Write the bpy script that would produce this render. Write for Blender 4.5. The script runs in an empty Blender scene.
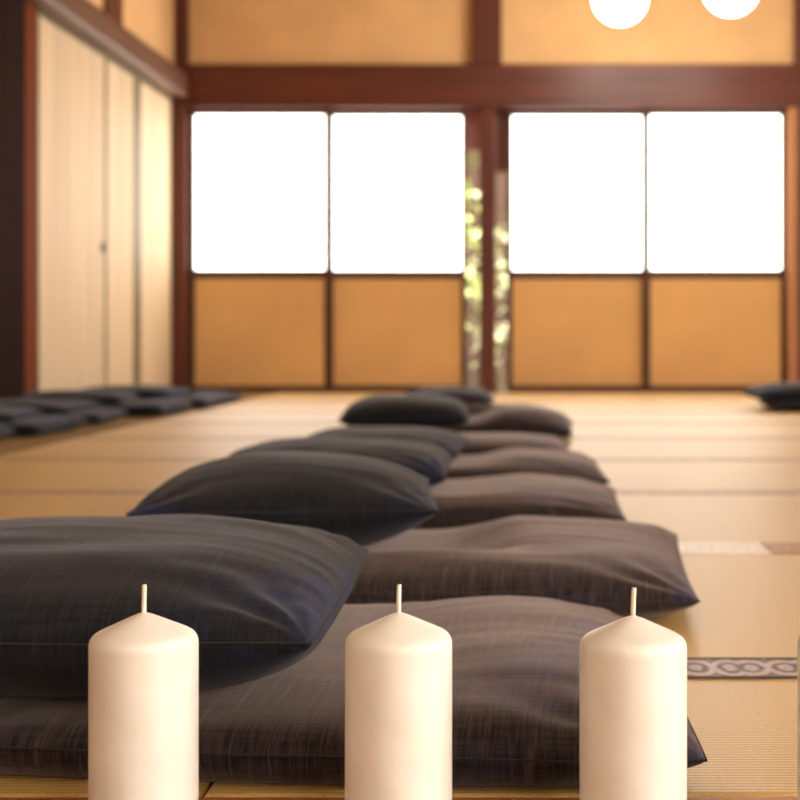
import bpy, bmesh, math, random
from mathutils import Vector, Matrix, noise
C = bpy.context.scene.collection
R = math.radians

# ------------------------------------------------------------------ helpers
def s2l(c):
    return tuple(((v/255)/12.92 if v/255 <= .04045 else ((v/255+.055)/1.055)**2.4) for v in c) + (1,)

def new_mat(name):
    m = bpy.data.materials.new(name); m.use_nodes = True
    nt = m.node_tree
    return m, nt, nt.nodes, nt.links, nt.nodes['Principled BSDF']

def obj(name, bm, mat, parent=None, smooth=False, loc=None):
    me = bpy.data.meshes.new(name); bm.to_mesh(me); bm.free()
    if smooth:
        for p in me.polygons: p.use_smooth = True
    for m in (mat if isinstance(mat, (list, tuple)) else [mat]): me.materials.append(m)
    o = bpy.data.objects.new(name, me); C.objects.link(o)
    if parent: o.parent = parent
    if loc: o.location = loc
    return o

def empty(name, loc=(0, 0, 0), rz=0):
    o = bpy.data.objects.new(name, None); C.objects.link(o)
    o.empty_display_size = .05
    o.location = loc; o.rotation_euler = (0, 0, rz)
    return o

def tag(o, label, cat, group=None):
    o['label'] = label; o['category'] = cat
    if group: o['group'] = group
    return o

def struct(o):
    o['kind'] = 'structure'; return o

def add_box(bm, x0, x1, y0, y1, z0, z1, bev=0):
    vs = [bm.verts.new(p) for p in ((x0,y0,z0),(x1,y0,z0),(x1,y1,z0),(x0,y1,z0),(x0,y0,z1),(x1,y0,z1),(x1,y1,z1),(x0,y1,z1))]
    fs = [bm.faces.new([vs[i] for i in f]) for f in ((0,3,2,1),(4,5,6,7),(0,1,5,4),(1,2,6,5),(2,3,7,6),(3,0,4,7))]
    if bev:
        es = list({e for f in fs for e in f.edges})
        bmesh.ops.bevel(bm, geom=es, offset=bev, segments=2, affect='EDGES', profile=.5)

def box(name, mat, x0, x1, y0, y1, z0, z1, bev=0, parent=None):
    bm = bmesh.new(); add_box(bm, x0, x1, y0, y1, z0, z1, bev)
    return obj(name, bm, mat, parent)

def lathe(bm, prof, n=64):
    rings = []
    for r, z in prof:
        if r < 1e-6: rings.append([bm.verts.new((0, 0, z))])
        else: rings.append([bm.verts.new((r*math.cos(2*math.pi*k/n), r*math.sin(2*math.pi*k/n), z)) for k in range(n)])
    for a, b in zip(rings, rings[1:]):
        for k in range(n):
            k2 = (k+1) % n
            if len(a) == 1 and len(b) == 1: continue
            if len(a) == 1: bm.faces.new((a[0], b[k2], b[k]))
            elif len(b) == 1: bm.faces.new((a[k], a[k2], b[0]))
            else: bm.faces.new((a[k], a[k2], b[k2], b[k]))
    bmesh.ops.recalc_face_normals(bm, faces=bm.faces)

def tube(bm, pts, r, n=8, closed=False):
    P = [Vector(p) for p in pts]; N = len(P); rings = []
    for i, p in enumerate(P):
        a = P[(i-1) % N] if (closed or i > 0) else p
        b = P[(i+1) % N] if (closed or i < N-1) else p
        t = (b-a).normalized()
        u = t.cross(Vector((0, 0, 1)))
        if u.length < 1e-3: u = t.cross(Vector((0, 1, 0)))
        u.normalize(); w = u.cross(t)
        rr = r(i/(N-1)) if callable(r) else r
        rings.append([bm.verts.new(p + rr*(math.cos(2*math.pi*k/n)*u + math.sin(2*math.pi*k/n)*w)) for k in range(n)])
    m = N if closed else N-1
    for i in range(m):
        A, B = rings[i], rings[(i+1) % N]
        for k in range(n): bm.faces.new((A[k], A[(k+1) % n], B[(k+1) % n], B[k]))
    if not closed:
        bm.faces.new(rings[0]); bm.faces.new(rings[-1])
    bmesh.ops.recalc_face_normals(bm, faces=bm.faces)

# ------------------------------------------------------------------ materials
def coords(nd, lk, scale=(1, 1, 1), kind='Object'):
    tc = nd.new('ShaderNodeTexCoord'); mp = nd.new('ShaderNodeMapping')
    mp.inputs['Scale'].default_value = scale
    lk.new(tc.outputs[kind], mp.inputs['Vector'])
    return mp.outputs['Vector']

def ntex(nd, lk, vec, scale, detail=4, rough=.55):
    t = nd.new('ShaderNodeTexNoise'); t.inputs['Scale'].default_value = scale
    t.inputs['Detail'].default_value = detail; t.inputs['Roughness'].default_value = rough
    lk.new(vec, t.inputs['Vector']); return t.outputs['Fac']

def ramp(nd, lk, fac, stops):
    r = nd.new('ShaderNodeValToRGB')
    e = r.color_ramp.elements
    while len(e) < len(stops): e.new(.5)
    for el, (p, c) in zip(e, stops): el.position = p; el.color = c
    lk.new(fac, r.inputs['Fac']); return r.outputs['Color']

def math_(nd, lk, op, a, b=None, c=None):
    n = nd.new('ShaderNodeMath'); n.operation = op
    for i, v in enumerate((a, b, c)):
        if v is None: continue
        if isinstance(v, (int, float)): n.inputs[i].default_value = v
        else: lk.new(v, n.inputs[i])
    return n.outputs[0]

def mixc(nd, lk, fac, a, b, blend='MIX'):
    n = nd.new('ShaderNodeMix'); n.data_type = 'RGBA'; n.blend_type = blend
    for i, v in ((0, fac), (6, a), (7, b)):
        if isinstance(v, (int, float)): n.inputs[i].default_value = v
        elif isinstance(v, tuple): n.inputs[i].default_value = v
        else: lk.new(v, n.inputs[i])
    return n.outputs[2]

def bump(nd, lk, h, strength, dist, bsdf):
    b = nd.new('ShaderNodeBump'); b.inputs['Strength'].default_value = strength; b.inputs['Distance'].default_value = dist
    lk.new(h, b.inputs['Height']); lk.new(b.outputs['Normal'], bsdf.inputs['Normal']); return b

def wood(name, c0, c1, scale, rough=.45, grain=1.0):
    m, nt, nd, lk, b = new_mat(name)
    v = coords(nd, lk, scale)
    f = ntex(nd, lk, v, 1.0, 6, .6)
    lk.new(ramp(nd, lk, f, [(.3, s2l(c0)), (.7, s2l(c1))]), b.inputs['Base Color'])
    b.inputs['Roughness'].default_value = rough
    bump(nd, lk, f, .15*grain, .002, b)
    if rough > .75: b.inputs['Specular IOR Level'].default_value = .08
    return m

def plain(name, c, rough=.8, var=.08, sc=3.0, scale=(1, 1, 1), bmp=0, bsc=300):
    m, nt, nd, lk, b = new_mat(name)
    v = coords(nd, lk, scale)
    f = ntex(nd, lk, v, sc, 4)
    lo = tuple(max(0, x*(1-var)) for x in c); hi = tuple(min(255, x*(1+var)) for x in c)
    lk.new(ramp(nd, lk, f, [(.3, s2l(lo)), (.7, s2l(hi))]), b.inputs['Base Color'])
    b.inputs['Roughness'].default_value = rough
    if bmp:
        bump(nd, lk, ntex(nd, lk, v, bsc, 2), bmp, .001, b)
    return m

def denim_mat(name, dark, light, blue, blue_amt, sheen=.5, tint=(240, 232, 234)):
    m, nt, nd, lk, b = new_mat(name)
    # slub threads: long streaks front to back, shorter ones across
    v1 = coords(nd, lk, (420, 16, 40)); f1 = ntex(nd, lk, v1, 1.0, 3, .6)
    v2 = coords(nd, lk, (14, 260, 260)); f2 = ntex(nd, lk, v2, 1.0, 3, .6)
    v3 = coords(nd, lk, (1, 1, 1)); f3 = ntex(nd, lk, v3, 7.0, 3, .5)
    f4 = ntex(nd, lk, v3, 900.0, 2, .6)
    thr = math_(nd, lk, 'ADD', math_(nd, lk, 'MULTIPLY', f1, .6), math_(nd, lk, 'MULTIPLY', f2, .4))
    col = ramp(nd, lk, thr, [(.41, s2l(dark)), (.62, s2l(light))])
    # single thick pale threads
    v5 = coords(nd, lk, (230, 9, 14)); f5 = ntex(nd, lk, v5, 1.0, 2, .5)
    slub = ramp(nd, lk, f5, [(.60, (0, 0, 0, 1)), (.70, (.42, .42, .42, 1))])
    col = mixc(nd, lk, slub, col, s2l(tuple(min(255, x*1.55) for x in light)))
    bl = ramp(nd, lk, f3, [(.50, (0, 0, 0, 1)), (.70, (blue_amt,)*3 + (1,))])
    # the blue shows where the cloth is rubbed, out towards the corners
    so = nd.new('ShaderNodeSeparateXYZ'); lk.new(v3, so.inputs[0])
    ax = math_(nd, lk, 'MULTIPLY', math_(nd, lk, 'ABSOLUTE', so.outputs[0]), 5.0)
    rub = math_(nd, lk, 'SUBTRACT', ax, .55); rub.node.use_clamp = True
    col = mixc(nd, lk, math_(nd, lk, 'MULTIPLY', bl, rub), col, s2l(blue))
    lk.new(col, b.inputs['Base Color'])
    b.inputs['Roughness'].default_value = .85
    b.inputs['Specular IOR Level'].default_value = .25
    b.inputs['Sheen Weight'].default_value = sheen
    b.inputs['Sheen Roughness'].default_value = .45
    b.inputs['Sheen Tint'].default_value = s2l(tint)
    h = math_(nd, lk, 'ADD', thr, math_(nd, lk, 'MULTIPLY', f4, .5))
    bump(nd, lk, h, .45, .0012, b)
    return m

DENIM = denim_mat('denim charcoal', (8, 8, 11), (29, 29, 35), (30, 48, 104), .9, .11)
DENIM_BROWN = denim_mat('denim faded brown', (15, 12, 12), (60, 47, 46), (32, 48, 98), .7, .30, (255, 226, 212))
PIPING = plain('seam thread', (30, 29, 32), .8, .15, 60)

def tatami_mat(name, lo, hi, axis, rough=.5):
    m, nt, nd, lk, b = new_mat(name)
    tc = nd.new('ShaderNodeTexCoord'); sp = nd.new('ShaderNodeSeparateXYZ'); lk.new(tc.outputs['Object'], sp.inputs[0])
    a = sp.outputs[axis]; o = sp.outputs[1-axis]
    w = math_(nd, lk, 'SINE', math_(nd, lk, 'MULTIPLY', a, 2*math.pi/.0073))
    rib = math_(nd, lk, 'MULTIPLY_ADD', w, .5, .5)
    # rushes pass over each rib with a slightly different shade
    sc = (55, 130, 1) if axis == 1 else (130, 55, 1)
    f = ntex(nd, lk, coords(nd, lk, sc), 4.0, 2, .6)
    g = ntex(nd, lk, coords(nd, lk, (1, 1, 1)), 2.5, 3)
    c = ramp(nd, lk, f, [(.3, s2l(lo)), (.7, s2l(hi))])
    groove = math_(nd, lk, 'POWER', rib, .5)
    c = mixc(nd, lk, math_(nd, lk, 'MULTIPLY', math_(nd, lk, 'SUBTRACT', 1.0, groove), .7), c, s2l((lo[0]*.66, lo[1]*.56, lo[2]*.45)))
    c = mixc(nd, lk, math_(nd, lk, 'MULTIPLY', g, .25), c, s2l((232, 198, 128)))
    lk.new(c, b.inputs['Base Color'])
    b.inputs['Roughness'].default_value = rough
    b.inputs['Specular IOR Level'].default_value = .7 if rough < .6 else .2
    h = math_(nd, lk, 'ADD', groove, math_(nd, lk, 'MULTIPLY', f, .5))
    bump(nd, lk, h, .35, .0012, b)
    return m

TATAMI = tatami_mat('woven rush', (200, 158, 90), (228, 192, 124), 1, .44)
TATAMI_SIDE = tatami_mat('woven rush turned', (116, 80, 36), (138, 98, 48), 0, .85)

def heri_mat(name, ground, motif, dark):
    m, nt, nd, lk, b = new_mat(name)
    tc = nd.new('ShaderNodeNewGeometry'); sp = nd.new('ShaderNodeSeparateXYZ'); lk.new(tc.outputs['Position'], sp.inputs[0])
    X, Y = sp.outputs[0], sp.outputs[1]
    # mirrored pairs of eye-shaped lozenges woven along the band
    P = .0585
    xm = math_(nd, lk, 'ABSOLUTE', math_(nd, lk, 'SUBTRACT', math_(nd, lk, 'MODULO', math_(nd, lk, 'ADD', X, 19.989), P), P/2))
    dx = math_(nd, lk, 'MULTIPLY', math_(nd, lk, 'SUBTRACT', xm, .011), 1/.012)
    ym = math_(nd, lk, 'SUBTRACT', math_(nd, lk, 'MODULO', math_(nd, lk, 'ADD', Y, -1.552+20*.88+.44), .88), .44)
    dy = math_(nd, lk, 'MULTIPLY', ym, 1/.021)
    d = math_(nd, lk, 'SQRT', math_(nd, lk, 'ADD', math_(nd, lk, 'MULTIPLY', dx, dx), math_(nd, lk, 'MULTIPLY', dy, dy)))
    wob = ntex(nd, lk, coords(nd, lk, (1, 1, 1)), 45, 2)
    b2 = math_(nd, lk, 'COSINE', math_(nd, lk, 'ADD', math_(nd, lk, 'MULTIPLY', d, 5.6), math_(nd, lk, 'MULTIPLY', wob, 2.5)))
    b2 = math_(nd, lk, 'MULTIPLY', b2, -1)
    n = ntex(nd, lk, coords(nd, lk, (1, 1, 1)), 120, 3)
    t = math_(nd, lk, 'ADD', math_(nd, lk, 'MULTIPLY_ADD', b2, .36, .5), math_(nd, lk, 'MULTIPLY', math_(nd, lk, 'SUBTRACT', n, .5), 1.0))
    c = ramp(nd, lk, t, [(.12, s2l(dark)), (.45, s2l(motif)), (.75, s2l(ground))])
    lk.new(c, b.inputs['Base Color']); b.inputs['Roughness'].default_value = .5
    bump(nd, lk, t, .2, .001, b)
    return m

HERI = heri_mat('brocade border violet', (186, 160, 154), (134, 106, 104), (62, 44, 42))
HERI_PALE = heri_mat('brocade border pale', (250, 244, 234), (244, 234, 222), (222, 190, 164))
HERI_OCHRE = heri_mat('brocade border ochre', (196, 138, 62), (180, 122, 54), (130, 84, 40))
HERI_DULL = heri_mat('brocade border brown', (196, 160, 118), (178, 142, 100), (140, 108, 76))
HERI_EDGE = plain('border edge thread', (74, 58, 52), .8, .2, 80)

WOOD_DARK = wood('dark reddish timber', (70, 26, 12), (104, 44, 22), (1.2, 14, 14), .42)
WOOD_DARK_V = wood('dark reddish timber upright', (66, 25, 12), (104, 44, 22), (14, 14, 1.2), .42)
WOOD_BLACK_V = wood('dark brown column timber', (30, 11, 4), (44, 17, 7), (14, 14, 1.2), .9)
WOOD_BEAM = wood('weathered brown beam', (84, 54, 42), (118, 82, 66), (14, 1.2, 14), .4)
WOOD_TAN_V = wood('tan post timber', (160, 104, 64), (196, 140, 92), (14, 14, 1.2), .5)
WOOD_LIT_EDGE = wood('orange brown jamb timber', (96, 42, 14), (130, 62, 24), (14, 14, 1.2), .8)  # window light on the column edge, put into the colour
WOOD_SILL = wood('orange brown threshold', (150, 92, 44), (184, 122, 64), (1.5, 40, 40), .5)
WOOD_CEIL = wood('ceiling boards', (170, 148, 122), (196, 174, 146), (20, 1, 1), .7)
WHITE_PLASTER = plain('white plaster', (186, 180, 170), .9, .04, 2.0, bmp=.2)
STILE = wood('screen frame timber', (58, 24, 12), (84, 38, 20), (14, 14, 14), .5)
PLASTER = plain('ochre plaster', (224, 182, 130), .9, .05, 2.0, bmp=.2)
FUSUMA = plain('cream sliding panel paper', (214, 190, 154), .65, .05, 1.0, (9, 9, .4))
FUSUMA_EDGE = plain('panel edge olive brown', (112, 96, 66), .6, .1)
PANEL = plain('ochre lower panel', (218, 172, 112), .75, .05, 1.5, (1, 1, 1), .2, 200)
IRON = plain('dark iron pull', (52, 44, 38), .4, .1)

def paper_mat(name, strength, col=(255, 250, 240)):
    m, nt, nd, lk, b = new_mat(name)
    v = coords(nd, lk, (1, 1, 1))
    f = ntex(nd, lk, v, 40, 5)
    c = ramp(nd, lk, f, [(.3, s2l((238, 232, 218))), (.7, s2l((250, 246, 236)))])
    lk.new(c, b.inputs['Base Color']); b.inputs['Roughness'].default_value = .9
    b.inputs['Emission Color'].default_value = s2l(col); b.inputs['Emission Strength'].default_value = strength
    return m
PAPER = paper_mat('daylit paper back', 4.2)
FILL_SIDE = paper_mat('daylit paper side', 13.5, (255, 250, 242))  # paper of the added, unseen screens, glowing as fill light
FILL_HALL = paper_mat('daylit paper hall side', 2.8, (255, 250, 242))
FILL_FRONT = paper_mat('daylit paper behind', 5.0, (255, 250, 242))

# ------------------------------------------------------------------ room shell
XL, XR, YB, YF, ZC = -2.25, 2.9, 9.2, -2.6, 3.0
FRONT = 1.125        # tatami starts here; timber threshold boards before it
T = .12
fl = struct(box('floor', WOOD_SILL, XL-.3, XR+T, YF-T, YB+.3, -.16, -.056))
# threshold boards in front (candles stand on these)
struct(box('trim_1', WOOD_SILL, XL, XR, .60, FRONT-.002, -.056, 0, .003))
struct(box('trim_2', TATAMI, XL, XR, YF, .598, -.056, 0, .003))

def mat_unit(x0, x1, y0, y1, weave, bev=.0015):
    g = .0012 if bev > .002 else .0002
    cx, cy = (x0+x1)/2, (y0+y1)/2
    hx, hy = (x1-x0)/2-g, (y1-y0)/2-g
    bm = bmesh.new(); add_box(bm, -hx, hx, -hy, hy, -.055, 0, bev)
    o = obj('tatami_mat', bm, weave, fl, loc=(cx, cy, 0))
    struct(o)
    return o, hx, hy

def border(o, hx, yc, mat, w=.043, x0=None, x1=None):
    if mat in (HERI_PALE, HERI_OCHRE): w = .066; yc += -.009 if yc > 0 else .009
    bm = bmesh.new(); add_box(bm, -hx if x0 is None else x0-o.location.x, hx if x1 is None else x1-o.location.x, yc-w/2, yc+w/2, -.004, .0015, .0006)
    h = struct(obj('mat_border', bm, mat, o))
    return h

XS = -1.57           # the turned mats run along the left wall
rows = []
y0 = FRONT
seams = [1.552, 2.432, 3.312, 4.192, 5.072, 5.952, 6.832, 7.712, 8.592, YB-.02]
off = [-.255, -.26, -.255, -.26, -.27, -.255, -.27, -.255, -.27, -.255]
for r, y1 in enumerate(seams):
    xs = [XS] + [x for x in (off[r]-1.76, off[r], off[r]+1.76, off[r]+3.52) if XS+.2 < x < XR-.2] + [XR]
    for x0, x1 in zip(xs, xs[1:]):
        o, hx, hy = mat_unit(x0, x1, y0, y1, TATAMI, .005 if r == 0 else .0015)
        if y0 > FRONT:      # near border
            k = r-1
            hm = HERI if k == 0 else HERI_PALE if k == 1 else HERI_DULL
            if k == 1 and x1 > .4 > x0:
                border(o, hx, -hy+.0215, hm, x1=.39); border(o, hx, -hy+.0215, HERI_OCHRE, x0=.392)
            else: border(o, hx, -hy+.0215, hm)
        hm = HERI if r == 0 else HERI_PALE if r == 1 else HERI_DULL
        if r == 1 and x1 > .4 > x0:
            border(o, hx, hy-.0215, hm, x1=.39); border(o, hx, hy-.0215, HERI_OCHRE, x0=.392)
        elif y1 < YB-.1: border(o, hx, hy-.0215, hm)
    y0 = y1
yy = FRONT
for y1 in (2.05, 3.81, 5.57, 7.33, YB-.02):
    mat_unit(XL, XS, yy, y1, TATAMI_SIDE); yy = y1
# fine dark selvedge lines of the nearest border band
for y in (1.552-.0435, 1.552+.0435):
    struct(box('mat_border_edge', HERI_EDGE, XS+.01, XR-.01, y-.0022, y+.0022, -.003, .0022, 0, fl))

struct(box('ceiling', WOOD_CEIL, XL-.3, XR+T, YF-T, YB+.3, ZC, ZC+.1))
struct(box('wall_front', WHITE_PLASTER, XL-T, XR+T, YF-T, YF, 1.95, ZC))
struct(box('wall_front_base', WHITE_PLASTER, XL-T, XR+T, YF-T, YF, -.056, .5))
struct(box('wall_front_left', WHITE_PLASTER, XL-T, 1.1, YF-T, YF, .5, 1.95))
# left wall, plaster, with the sliding panels set against it
struct(box('wall_left', PLASTER, XL-.2, XL-.03, 5.96, YB, -.056, ZC))
struct(box('wall_left_near', WHITE_PLASTER, XL-.2, XL-.03, YF, 5.96, -.056, ZC))
tri = 3
def trim(mat, x0, x1, y0, y1, z0, z1, bev=.006):
    global tri
    o = struct(box(f'trim_{tri}', mat, x0, x1, y0, y1, z0, z1, bev)); tri += 1; return o
# plaster above the beam of the left wall comes forward to the post face
struct(box('wall_left_upper', PLASTER, XL-.03, XL+.015, YF, YB, 1.99, ZC))
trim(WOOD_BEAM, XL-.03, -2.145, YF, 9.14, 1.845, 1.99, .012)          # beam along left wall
trim(WOOD_DARK_V, XL+.015, XL+.045, 7.62, 7.90, 1.99, ZC)            # short post above the beam
trim(WOOD_BLACK_V, -2.46, -2.232, 5.95, 6.45, 0, 1.845, .006)        # broad column at the picture's left
trim(WOOD_LIT_EDGE, -2.46, -2.236, 6.452, 6.60, 0, 1.845, .004)       # the column's window-lit edge, its light painted as lighter timber
trim(WOOD_DARK, XL-.03, -2.215, 6.65, 9.14, 0, .018, .003)           # track on the floor
trim(WOOD_DARK, XL-.03, XL-.005, YF, 5.95, 0, .018, .003)

# cream sliding panels
def fusuma(n, y0, y1, edge, pull=None, x=XL):
    r = struct(empty(f'door_{n}', (x, y0, .018)))
    w = y1-y0; H = 1.845-.018-.003
    box('panel', FUSUMA, -.028, 0, .012, w-.012, .02, H-.02, .002, r)
    bm = bmesh.new()
    add_box(bm, -.029, .004, 0, .014, 0, H, .002); add_box(bm, -.029, .004, w-edge, w, 0, H, .002)
    add_box(bm, -.029, .004, .014, w-edge, 0, .022, .002); add_box(bm, -.029, .004, .014, w-edge, H-.022, H, .002)
    box('edge_stile', FUSUMA_EDGE, -.029, .004, 0, .014, 0, H, .002, r)
    box('edge_stile', FUSUMA_EDGE, -.029, .004, w-edge, w, 0, H, .002, r)
    box('edge_rail', FUSUMA_EDGE, -.029, .004, .014, w-edge, 0, .022, .002, r)
    box('edge_rail', FUSUMA_EDGE, -.029, .004, .014, w-edge, H-.022, H, .002, r)
    bm.free()
    if pull:
        b = bmesh.new(); lathe(b, [(0, .0), (.024, .0), (.03, .006), (.026, .008), (.022, .004), (0, .003)], 32)
        p = obj('door_pull', b, IRON, r, True); p.location = (0, pull-y0, .80); p.rotation_euler = (0, R(90), 0)
    return r
fusuma(1, 6.655, 7.725, .02, 7.66)
fusuma(2, 7.727, 8.31, .05)
fusuma(3, 8.40, 9.14, .02)
trim(FUSUMA_EDGE, XL-.03, XL+.006, 8.312, 8.398, .018, 1.842, .004)

# back wall: plaster above lintel, timber posts, lintel, sill
struct(box('wall_back', PLASTER, XL-.2, XR+T, YB+.02, YB+.14, 2.05, ZC))
struct(box('wall_back_right', PLASTER, 1.86, XR+T, YB+.02, YB+.14, -.056, 2.05))
trim(WOOD_DARK, -2.158, XR, YB-.05, YB+.16, 1.785, 2.06, .008)                # lintel
trim(WOOD_DARK_V, XL, -2.158, YB-.055, YB+.16, 0, ZC, .006)                   # corner post
trim(WOOD_DARK_V, -.323, -.222, YB-.045, YB+.1, 0, 1.785, .006)               # middle post
trim(WOOD_DARK_V, -.373, -.184, YB-.06, YB+.1, 2.06, ZC, .006)                # post above
trim(WOOD_DARK_V, 1.655, 1.85, YB-.06, YB+.1, 2.06, ZC, .006)
trim(WOOD_TAN_V, 1.612, 1.672, YB-.05, YB+.1, 0, 1.785, .004)                 # tan post at right
trim(WOOD_DARK_V, 1.674, 1.86, YB-.06, YB+.1, 0, 1.785, .006)
trim(WOOD_DARK, -2.158, -.323, YB-.05, YB+.16, 0, .012, .003)                 # sills between posts
trim(WOOD_DARK, -.222, 1.612, YB-.05, YB+.16, 0, .012, .003)
trim(WOOD_DARK_V, -.222, -.152, YB+.105, YB+.15, 1.40, 1.785, .003)           # board closing the top of the right gap

def shoji(n, x0, x1, y, lw, rw):
    r = struct(empty(f'door_{n}', (x0, y, .012)))
    W = x1-x0; H = 1.785-.012-.003; zl, zp = .741, .742
    t0, t1 = 0, .03
    box('stile', STILE, 0, lw, t0, t1, 0, H, .003, r)
    box('stile', STILE, W-rw, W, t0, t1, 0, H, .003, r)
    box('rail', STILE, lw, W-rw, t0, t1, 0, .028, .003, r)
    box('rail', STILE, lw, W-rw, t0, t1, .705, .760, .003, r)
    box('rail', STILE, lw, W-rw, t0, t1, H-.034, H, .003, r)
    box('lower_panel', PANEL, lw, W-rw, .010, .020, .028, .705, 0, r)
    box('shoji_paper', PAPER, lw, W-rw, .018, .0195, .760, H-.034, 0, r)
    # lattice on the outer side of the paper
    nx, nz = 4, 6
    for i in range(1, nx):
        x = lw + (W-lw-rw)*i/nx; box('lattice_bar', STILE, x-.004, x+.004, .020, .030, .760, H-.034, 0, r)
    for j in range(1, nz):
        z = .760 + (H-.034-.760)*j/nz; box('lattice_bar', STILE, lw, W-rw, .021, .029, z-.004, z+.004, 0, r)
    return r
shoji(4, -2.156, -1.262, YB+.005, .034, .040)
shoji(5, -1.292, -.410, YB+.045, .040, .030)
shoji(6, -.152, .742, YB+.045, .034, .040)
shoji(7, .712, 1.610, YB+.005, .040, .034)

# right wall: glowing paper screens added out of view to light candles and hall
struct(box('wall_right', WHITE_PLASTER, XR, XR+T, YF, YB, 1.95, ZC))
struct(box('wall_right_base', WHITE_PLASTER, XR, XR+T, YF, YB, -.056, .5))
def screen(r, w, paper=FILL_SIDE):
    H = 1.45
    box('window_paper', paper, .05, .052, .03, w-.03, .03, H-.03, 0, r)
    for a, b in ((0, .03), (w-.03, w)): box('stile', STILE, .02, .08, a, b, 0, H, .003, r)
    for a, b in ((0, .03), (H-.03, H)): box('rail', STILE, .02, .08, .03, w-.03, a, b, .003, r)
    for i in range(1, 5): 
        y = w*i/5; box('lattice_bar', STILE, .035, .05, y-.006, y+.006, .03, H-.03, 0, r)
    for i in range(1, 6):
        z = H*i/6; box('lattice_bar', STILE, .037, .049, .03, w-.03, z-.006, z+.006, 0, r)
def side_fill_window(n, y0, y1):
    screen(struct(empty(f'window_{n}', (XR, y0, .5))), y1-y0)
edges = [-1.6, -.8, .0, .8]
for i, (a, b) in enumerate(zip(edges, edges[1:])): side_fill_window(i+1, a+.01, b-.01)
struct(box('wall_right_middle', WHITE_PLASTER, XR, XR+T, .8, 3.2, .5, 1.95))
struct(box('wall_right_far', PLASTER, XR, XR+T, 8.0, YB, .5, 1.95))
for i in range(4):  # unseen screens added to brighten the left panels and floor
    screen(struct(empty(f'window_{i+6}', (XR, 3.2+1.2*i, .5))), 1.195, FILL_HALL)
struct(box('wall_right_end', PLASTER, XR, XR+T, YF, -1.6, .5, 1.95))
# more glowing screens, added unseen behind the camera as front fill light
for i, (a, b) in enumerate(((1.1, 2.0), (2.0, XR))):
    r = struct(empty(f'window_{i+4}', (b, YF, .5), R(90)))
    screen(r, b-a, FILL_FRONT)
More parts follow.
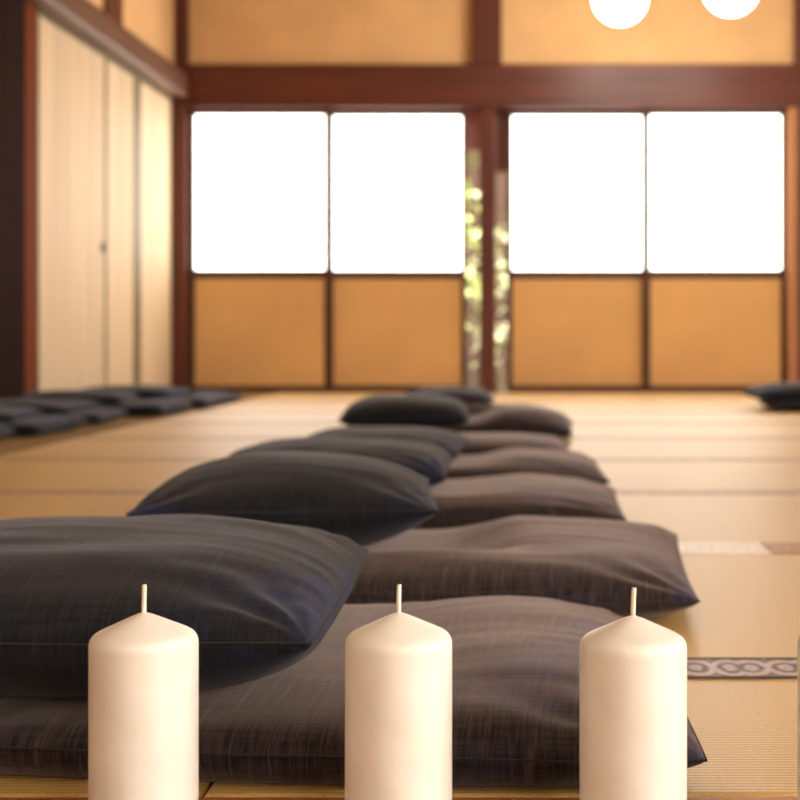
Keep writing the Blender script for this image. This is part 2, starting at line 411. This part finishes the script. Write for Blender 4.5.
# ------------------------------------------------------------------ cushions
def sgn(x): return -1 if x < 0 else 1
class Pillow:
    def __init__(s, x0, x1, y0, y1, seam, top, bot, rot=0, seed=0, p=3.0, q=.46, pinch=.018, n=40, wr=1.0, tilt=0, taper=0, droop=.10):
        s.cx, s.cy = (x0+x1)/2, (y0+y1)/2; s.w, s.d = (x1-x0)/2, (y1-y0)/2
        s.seam, s.top, s.bot, s.rot, s.seed = seam, top, bot, R(rot), seed
        s.p, s.q, s.pinch, s.n, s.wr = p, q, pinch, n, wr
        s.load = None; s.under = None; s.tilt = tilt
        s.taper = taper; s.droop = droop
    def prof(s, u, v):
        a = max(0, 1-abs(u)**s.p)*max(0, 1-abs(v)**s.p)
        return a**s.q
    def local(s, x, y):
        dx, dy = x-s.cx, y-s.cy; c, k = math.cos(-s.rot), math.sin(-s.rot)
        return (dx*c-dy*k), (dx*k+dy*c)
    def uv(s, x, y):
        lx, ly = s.local(x, y); u, v = lx/s.w, ly/s.d
        if abs(u) > 1.9 or abs(v) > 1.9: return u, v
        for _ in range(3):
            uu = max(-1, min(1, u)); vv = max(-1, min(1, v))
            u = lx/s.w/(1-s.pinch*(1-vv*vv)*uu*uu)/(1-s.taper*(vv+1)/2); v = ly/s.d/(1-s.pinch*(1-uu*uu)*vv*vv)
        return u, v
    def plan(s, u, v):
        return s.w*u*(1-s.pinch*(1-v*v)*u*u)*(1-s.taper*(v+1)/2), s.d*v*(1-s.pinch*(1-u*u)*v*v)
    def world(s, lx, ly):
        c, k = math.cos(s.rot), math.sin(s.rot)
        return s.cx+lx*c-ly*k, s.cy+lx*k+ly*c
    def wrinkle(s, u, v):
        sd = s.seed*7.3; z = 0
        for cu in (-1, 1):
            for cv in (-1, 1):
                du, dv = u-cu, v-cv; r = math.hypot(du, dv)
                if r > .95: continue
                ang = math.atan2(abs(dv), abs(du))
                ph = noise.noise((cu*3+sd, cv*5, r*1.5))*2.2
                fall = (r/.22)**1.0*math.exp(-(r/.30)**2)*1.3
                z += .0042*math.sin(ang*11+ph*2+cu+cv*2)*fall
        # gathers along the seams
        e = 1-max(abs(u), abs(v)); t = u if abs(v) > abs(u) else v
        z += .0022*noise.noise((t*11+sd, sd, sgn(u)*2+sgn(v)))*math.exp(-(e/.16)**2)
        # long soft drag folds over the top
        z += .0045*noise.noise((u*1.8+v*1.1+sd, v*2.4-u*.9, sd+1))
        z += .0016*noise.noise((u*2.0+sd, v*9, sd+4))
        return z*s.wr
    def seamz(s, u, v):
        c = (abs(u)*abs(v))**3
        z = s.seam - s.droop*s.seam*c + s.tilt*u
        return z + .002*noise.noise((u*2+s.seed, v*2, 9))*s.wr
    def ztop(s, u, v):
        f = s.prof(u, v); z = s.seamz(u, v) + s.top*f
        if f > 0: z += s.wrinkle(u, v)*min(1, f*2.2)
        return z
    def topw(s, x, y):
        u, v = s.uv(x, y)
        if abs(u) >= 1 or abs(v) >= 1: return None
        z = s.ztop(u, v)
        if s.load:
            up, zl = s.load
            a, b = up.uv(x, y)
            A, Bq = abs(a), abs(b)
            if A < 1.75 and Bq < 1.38:
                m = max(0, min(1, (1.75-A)/.75))*max(0, min(1, (1.38-Bq)/.30)); m = m*m*(3-2*m)
                d = z-zl; z = z*(1-m) + (zl + .25*d + .75*(d-math.sqrt(d*d+.022**2))/2)*m
        return z
    def build(s, parent, mat):
        n = s.n; bm = bmesh.new()
        # parameter spacing tighter towards the seam
        ts = [math.sin((i/n*2-1)*math.pi/2)*.55 + (i/n*2-1)*.45 for i in range(n+1)]
        T, B = {}, {}
        for i, u in enumerate(ts):
            for j, v in enumerate(ts):
                lx, ly = s.plan(u, v); x, y = s.world(lx, ly)
                edge = i in (0, n) or j in (0, n)
                zs = s.seamz(u, v)
                f = s.prof(u, v)
                zt = s.topw(x, y) if not edge else zs
                if zt is None: zt = s.ztop(u, v)
                zb = zs - s.bot*f
                if s.under:
                    zu = s.under.topw(x, y)
                    lim = .0015 if zu is None else zu + .0025
                    zb = max(zb, lim); 
                    if zt < zb+.002: zt = zb+.002
                else:
                    zb = max(zb, .0012 + 0)
                    zt = max(zt, zb+.001)
                T[i, j] = bm.verts.new((lx, ly, zt))
                B[i, j] = T[i, j] if edge else bm.verts.new((lx, ly, zb))
        for i in range(n):
            for j in range(n):
                bm.faces.new((T[i, j], T[i+1, j], T[i+1, j+1], T[i, j+1]))
                try: bm.faces.new((B[i, j], B[i, j+1], B[i+1, j+1], B[i+1, j]))
                except ValueError: pass
        ring = [T[i, 0].co.copy() for i in range(n)] + [T[n, j].co.copy() for j in range(n)] + \
               [T[i, n].co.copy() for i in range(n, 0, -1)] + [T[0, j].co.copy() for j in range(n, 0, -1)]
        o = obj('cover', bm, mat, parent, True)
        return o, ring

def cushion(P, label, group, mat):
    e = empty('floor_cushion', (P.cx, P.cy, 0), P.rot)
    tag(e, label, 'cushion', group)
    o, ring = P.build(e, mat)
    bm = bmesh.new(); tube(bm, ring, (.0010), 6, closed=True)
    obj('seam_piping', bm, PIPING, e, True)
    return e

GC = 'dark cushions down the middle of the hall'
GL = 'dark cushions along the left wall'
GR = 'dark cushions at the far right'
def pair(lo, up, zl, label_lo, label_up, group, mat_lo, mat_up):
    lo.load = (up, zl); up.under = lo
    cushion(lo, label_lo, group, mat_lo); cushion(up, label_up, group, mat_up)

# nearest stack
pair(Pillow(-.53, .157, 1.140, 1.70, .027, .050, .06, -4.5, 1, n=110, p=3.6, q=.50, taper=.20, pinch=-.02, droop=-.08),
     Pillow(-.665, -.173, 1.15, 1.65, .110, .061, .075, 0, 2, n=110, p=2.7, q=.47, droop=0, pinch=-.004, taper=.045),
     .052, 'wide brownish flat cushion nearest the camera, behind the three candles',
     'plump charcoal cushion lying on the nearest flat cushion, cut off by the left edge', GC, DENIM_BROWN, DENIM)
pair(Pillow(-.46, .220, 1.78, 2.38, .026, .056, .05, -3, 3, n=80, p=3.3, q=.45, pinch=.012, droop=-.25),
     Pillow(-.56, -.146, 1.95, 2.40, .116, .064, .08, 6, 4, n=80, p=2.1, q=.55, droop=0, pinch=.02),
     .042, 'wide flat cushion second from the camera, its right corner pointing at the pale mat border',
     'plump dark cushion on the second flat cushion, tapering to points left and right', GC, DENIM_BROWN, DENIM)
pair(Pillow(-.50, .176, 2.62, 3.15, .026, .048, .05, -1, 5, n=50),
     Pillow(-.625, -.165, 2.76, 3.22, .090, .052, .05, 1, 6, n=50),
     .055, 'flat dark cushion third from the camera in the middle row, right half in view',
     'dark cushion on the third flat cushion, just behind the pointed plump one', GC, DENIM_BROWN, DENIM)
pair(Pillow(-.50, .175, 3.28, 3.82, .026, .050, .04, 1, 7, n=40),
     Pillow(-.575, -.165, 3.4, 3.88, .082, .042, .04, -1, 8, n=40),
     .05, 'flat dark cushion fourth from the camera in the middle row',
     'dark cushion on the fourth flat cushion, thin edge showing above the third stack', GC, DENIM_BROWN, DENIM)
cushion(Pillow(-.50, .11, 4.15, 4.62, .022, .036, .04, 0, 9, n=36),
     'thin flat dark cushion fifth in the middle row, with nothing on it', GC, DENIM_BROWN)
pair(Pillow(-.56, .145, 4.78, 5.32, .038, .082, .06, -2, 10, n=40),
     Pillow(-.61, -.205, 4.55, 5.1, .098, .062, .055, 2, 11, n=40),
     .06, 'thick dark cushion sixth in the middle row, right corner pointing onto the bright mats',
     'dark cushion on the sixth flat cushion, in the left column of the row', GC, DENIM_BROWN, DENIM)
pair(Pillow(-.50, .06, 5.85, 6.35, .028, .046, .05, 0, 12, n=30),
     Pillow(-.53, -.155, 5.8, 6.3, .09, .052, .05, 0, 13, n=30),
     .05, 'farthest flat cushion of the middle row, nearly hidden by the stack before it',
     'farthest small cushion topping the middle row, below the dark post', GC, DENIM_BROWN, DENIM)
# left wall
lw = [(4.50, -1.75), (5.08, -1.69), (5.72, -1.70), (6.34, -1.58), (6.98, -1.56), (7.45, -1.57)]
ll = ['dark cushion by the left wall, cut off by the left edge of the picture',
      'flat dark cushion second along the left wall, before the dark column',
      'flat dark cushion third along the left wall, right of the dark column',
      'flat dark cushion fourth along the left wall, beneath the thin black one',
      'flat dark cushion fifth along the left wall, below the panel next to the corner',
      'low dark cushion farthest along the left wall, by the first ochre panel']
lu = [None, 'dark cushion on the second flat cushion along the left wall, before the column',
      'rounded dark cushion on the third flat cushion by the left wall',
      'thin black cushion on the fourth flat cushion along the left wall',
      'greyish cushion on the fifth flat cushion along the left wall', None]
for i, (y, xr) in enumerate(lw):
    lo = Pillow(xr-.60, xr, y, y+.50, .030, .055 if i != 5 else .035, .05, 3*(-1)**i, 20+i, n=28)
    if lu[i]:
        dx = (-.18, -.14, -.10, -.22, -.16, 0)[i]
        hs, ht = ((.066, .028) if i < 3 else (.074, .036))
        up = Pillow(xr-.50+dx, xr+dx, y+.03, y+.47, hs, ht, .045, -4*(-1)**i, 30+i, n=28)
        pair(lo, up, .05, ll[i], lu[i], GL, DENIM, DENIM)
    else:
        cushion(lo, ll[i], GL, DENIM)
# far right
pair(Pillow(1.12, 1.78, 6.72, 7.25, .03, .06, .05, 0, 41, n=28),
     Pillow(1.04, 1.60, 6.75, 7.2, .085, .048, .05, 3, 42, n=28),
     .05, 'flat dark cushion at the far right, underneath its greyish companion',
     'greyish cushion on the far right flat cushion, before the last ochre panel', GR, DENIM, DENIM)

# ------------------------------------------------------------------ candles
def wax():
    m, nt, nd, lk, b = new_mat('ivory candle wax')
    v = coords(nd, lk, (1, 1, 1))
    f = ntex(nd, lk, v, 30, 3)
    lk.new(ramp(nd, lk, f, [(.3, s2l((230, 224, 212))), (.7, s2l((238, 232, 221)))]), b.inputs['Base Color'])
    b.inputs['Roughness'].default_value = .42
    b.inputs['Subsurface Weight'].default_value = .2
    b.inputs['Subsurface Radius'].default_value = (1.0, .85, .65)
    b.inputs['Subsurface Scale'].default_value = .012
    bump(nd, lk, ntex(nd, lk, v, 90, 3), .05, .001, b)
    return m
WAX = wax(); WICK = plain('waxed white wick', (236, 224, 208), .7, .1, 300, (1, 1, .2))
def candle(x, y, r, h, label, lean):
    e = empty('pillar_candle', (x, y, 0)); tag(e, label, 'candle', 'ivory pillar candles in a row')
    prof = [(0, 0), (r-.004, 0), (r-.001, .0012), (r, .004)]
    prof += [(r, .004+(h+.0192-34/1400-.004)*i/8) for i in range(1, 9)]
    za = h+.0192                                       # rounded shoulder and low cone up to the wick
    for a, d in ((1, 32), (.994, 29), (.978, 26), (.95, 23.4), (.91, 21.2), (.84, 18.9), (.75, 16.6), (.6, 13.0), (.4, 8), (.2, 3.2), (.1, 1.1), (.045, .2)):
        prof.append((r*a, za-d/1400))
    prof.append((0, prof[-1][1]+.0003))
    bm = bmesh.new(); lathe(bm, prof, 96)
    obj('wax_body', bm, WAX, e, True)
    zt = prof[-1][1]
    bm = bmesh.new()
    pts = [(lean*t*t, 0, zt-.003+.0225*t) for t in [i/8 for i in range(9)]]
    tube(bm, pts, lambda t: .0017 if t < .9 else .0015, 10)
    obj('wick', bm, WICK, e, True)
s = 1400; Yc = 1460/s
for x, h, dy, lab, ln in ((144, .1375, 0, 'leftmost of the tall ivory candles, before the plump charcoal cushion', .0003),
                  (398.7, .1375, 0, 'middle ivory candle, standing before the nearest flat cushion', .0004),
                  (632.5, .1363, -.006, 'ivory candle at the right corner of the nearest flat cushion', .0008),
                  (851.5, .1370, 0, 'ivory candle cut off by the right edge, only a sliver in view', 0)):
    candle((x-531)/s, Yc+dy,   .0381, h, lab, ln)

# ------------------------------------------------------------------ pendant lamps
def globe_mat():
    m, nt, nd, lk, b = new_mat('lit opal glass')
    f = ntex(nd, lk, coords(nd, lk), 6, 2)
    lk.new(ramp(nd, lk, f, [(.3, s2l((250, 244, 230))), (.7, s2l((255, 250, 240)))]), b.inputs['Base Color'])
    b.inputs['Emission Color'].default_value = s2l((255, 246, 230)); b.inputs['Emission Strength'].default_value = 22
    b.inputs['Roughness'].default_value = .3
    return m
GLOBE = globe_mat()
for x, y, lab in ((.488, 8.0, 'left glowing white globe lamp hanging before the back wall'),
                  (1.065, 7.77, 'right glowing white globe lamp, hanging higher in the picture')):
    e = empty('globe_lamp', (x, y, 2.208)); tag(e, lab, 'lamp', 'hanging globe lamps')
    bm = bmesh.new(); lathe(bm, [(.146*math.sin(a), -.146*math.cos(a)) for a in [math.pi*i/24*.93 for i in range(25)]], 48)
    obj('globe', bm, GLOBE, e, True)
    bm = bmesh.new(); lathe(bm, [(0, .19), (.02, .188), (.045, .165), (.05, .14), (.04, .135), (0, .135)], 32)
    obj('cap', bm, IRON, e, True)
    bm = bmesh.new(); tube(bm, [(0, 0, .185), (0, 0, .5), (0, 0, .777)], .004, 8); obj('cord', bm, IRON, e, True)
    bm = bmesh.new(); lathe(bm, [(0, .792), (.05, .792), (.05, .779), (.03, .769), (0, .769)], 32); obj('ceiling_rose', bm, IRON, e, True)

# ------------------------------------------------------------------ garden behind the screens
trim(WOOD_DARK, -3, 3, YB+.3, YB+1.2, 1.56, 2.10)      # veranda eave board
GRASS = plain('moss ground', (84, 78, 50), .9, .2, 5)
struct(box('garden_ground', GRASS, -6, 6, YB+.35, 16, -.5, -.4))
STONE = plain('brown garden fence', (78, 56, 42), .9, .12, 4, (6, 1, .6))
struct(box('garden_wall', STONE, -5, 5, 13.6, 13.8, -.4, 2.3))
def leaf_mat(name, a, b_):
    m, nt, nd, lk, b = new_mat(name)
    f = ntex(nd, lk, coords(nd, lk), 4, 2)
    lk.new(ramp(nd, lk, f, [(.35, s2l(a)), (.65, s2l(b_))]), b.inputs['Base Color']); b.inputs['Roughness'].default_value = .5
    return m
L1 = leaf_mat('yellow green leaves', (166, 186, 74), (232, 234, 196)); L2 = leaf_mat('mid green leaves', (132, 152, 74), (226, 214, 190))
BARK = plain('twig bark', (100, 76, 58), .9, .2, 20)
def shrub(x, y, z0, rx, rz, n, mat, label, seed):
    rnd = random.Random(seed)
    e = empty('shrub', (x, y, -.4)); tag(e, label, 'shrub', 'shrubs outside the screens')
    bm = bmesh.new()
    for k in range(n):
        while True:
            p = Vector((rnd.uniform(-1, 1), rnd.uniform(-1, 1), rnd.uniform(-1, 1)))
            if .35 < p.length < 1: break
        p = Vector((p.x*rx, p.y*rx, p.z*rz + z0 + .4))
        q = Matrix.Rotation(rnd.uniform(0, 6.28), 4, 'Z') @ Matrix.Rotation(rnd.uniform(-.9, .9), 4, 'X')
        L = rnd.uniform(.07, .13)
        pts = [(0, 0, 0), (L*.3, L*.5, .008), (0, L*1.2, 0), (-L*.3, L*.5, .008)]
        bm.faces.new([bm.verts.new(p + q @ Vector(c)) for c in pts])
    obj('foliage', bm, mat, e)
    bm = bmesh.new(); tube(bm, [(0, 0, 0), (.03, 0, .3), (0, .02, z0+.5)], lambda t: .03-.02*t, 8)
    obj('stem', bm, BARK, e, True)
shrub(-.66, 11.2, .95, .36, .72, 330, L1, 'yellow green shrub seen through the gap left of the middle post', 3)
shrub(-.20, 12.3, .65, .36, .80, 330, L2, 'green shrub seen through the gap right of the middle post', 4)

# ------------------------------------------------------------------ light and camera
w = bpy.data.worlds.new('World'); bpy.context.scene.world = w; w.use_nodes = True
bg = w.node_tree.nodes['Background']
bg.inputs[0].default_value = (1, .97, .9, 1); bg.inputs[1].default_value = 3.0      # bright overcast sky
sun = bpy.data.lights.new('sun', 'SUN'); sun.energy = 11; sun.angle = R(2); sun.color = (1, .95, .86)
so = bpy.data.objects.new('sun', sun); C.objects.link(so)
so.rotation_euler = Vector((.45, -.25, .85)).to_track_quat('Z', 'Y').to_euler()

cam = bpy.data.cameras.new('camera'); co = bpy.data.objects.new('camera', cam); C.objects.link(co)
co.location = (0, 0, .354); co.rotation_euler = (R(90), 0, 0)
cam.sensor_width = 36; cam.lens = 1460*36/800
cam.shift_x = (400-531)/800; cam.shift_y = -(400-336)/800
cam.clip_start = .02
cam.dof.use_dof = True; cam.dof.focus_distance = 1.16; cam.dof.aperture_fstop = 7.6
sc = bpy.context.scene
sc.camera = co
vs = sc.view_settings
vs.view_transform = 'Standard'; vs.look = 'None'; vs.gamma = 1; vs.exposure = 0.52; vs.use_curve_mapping = False
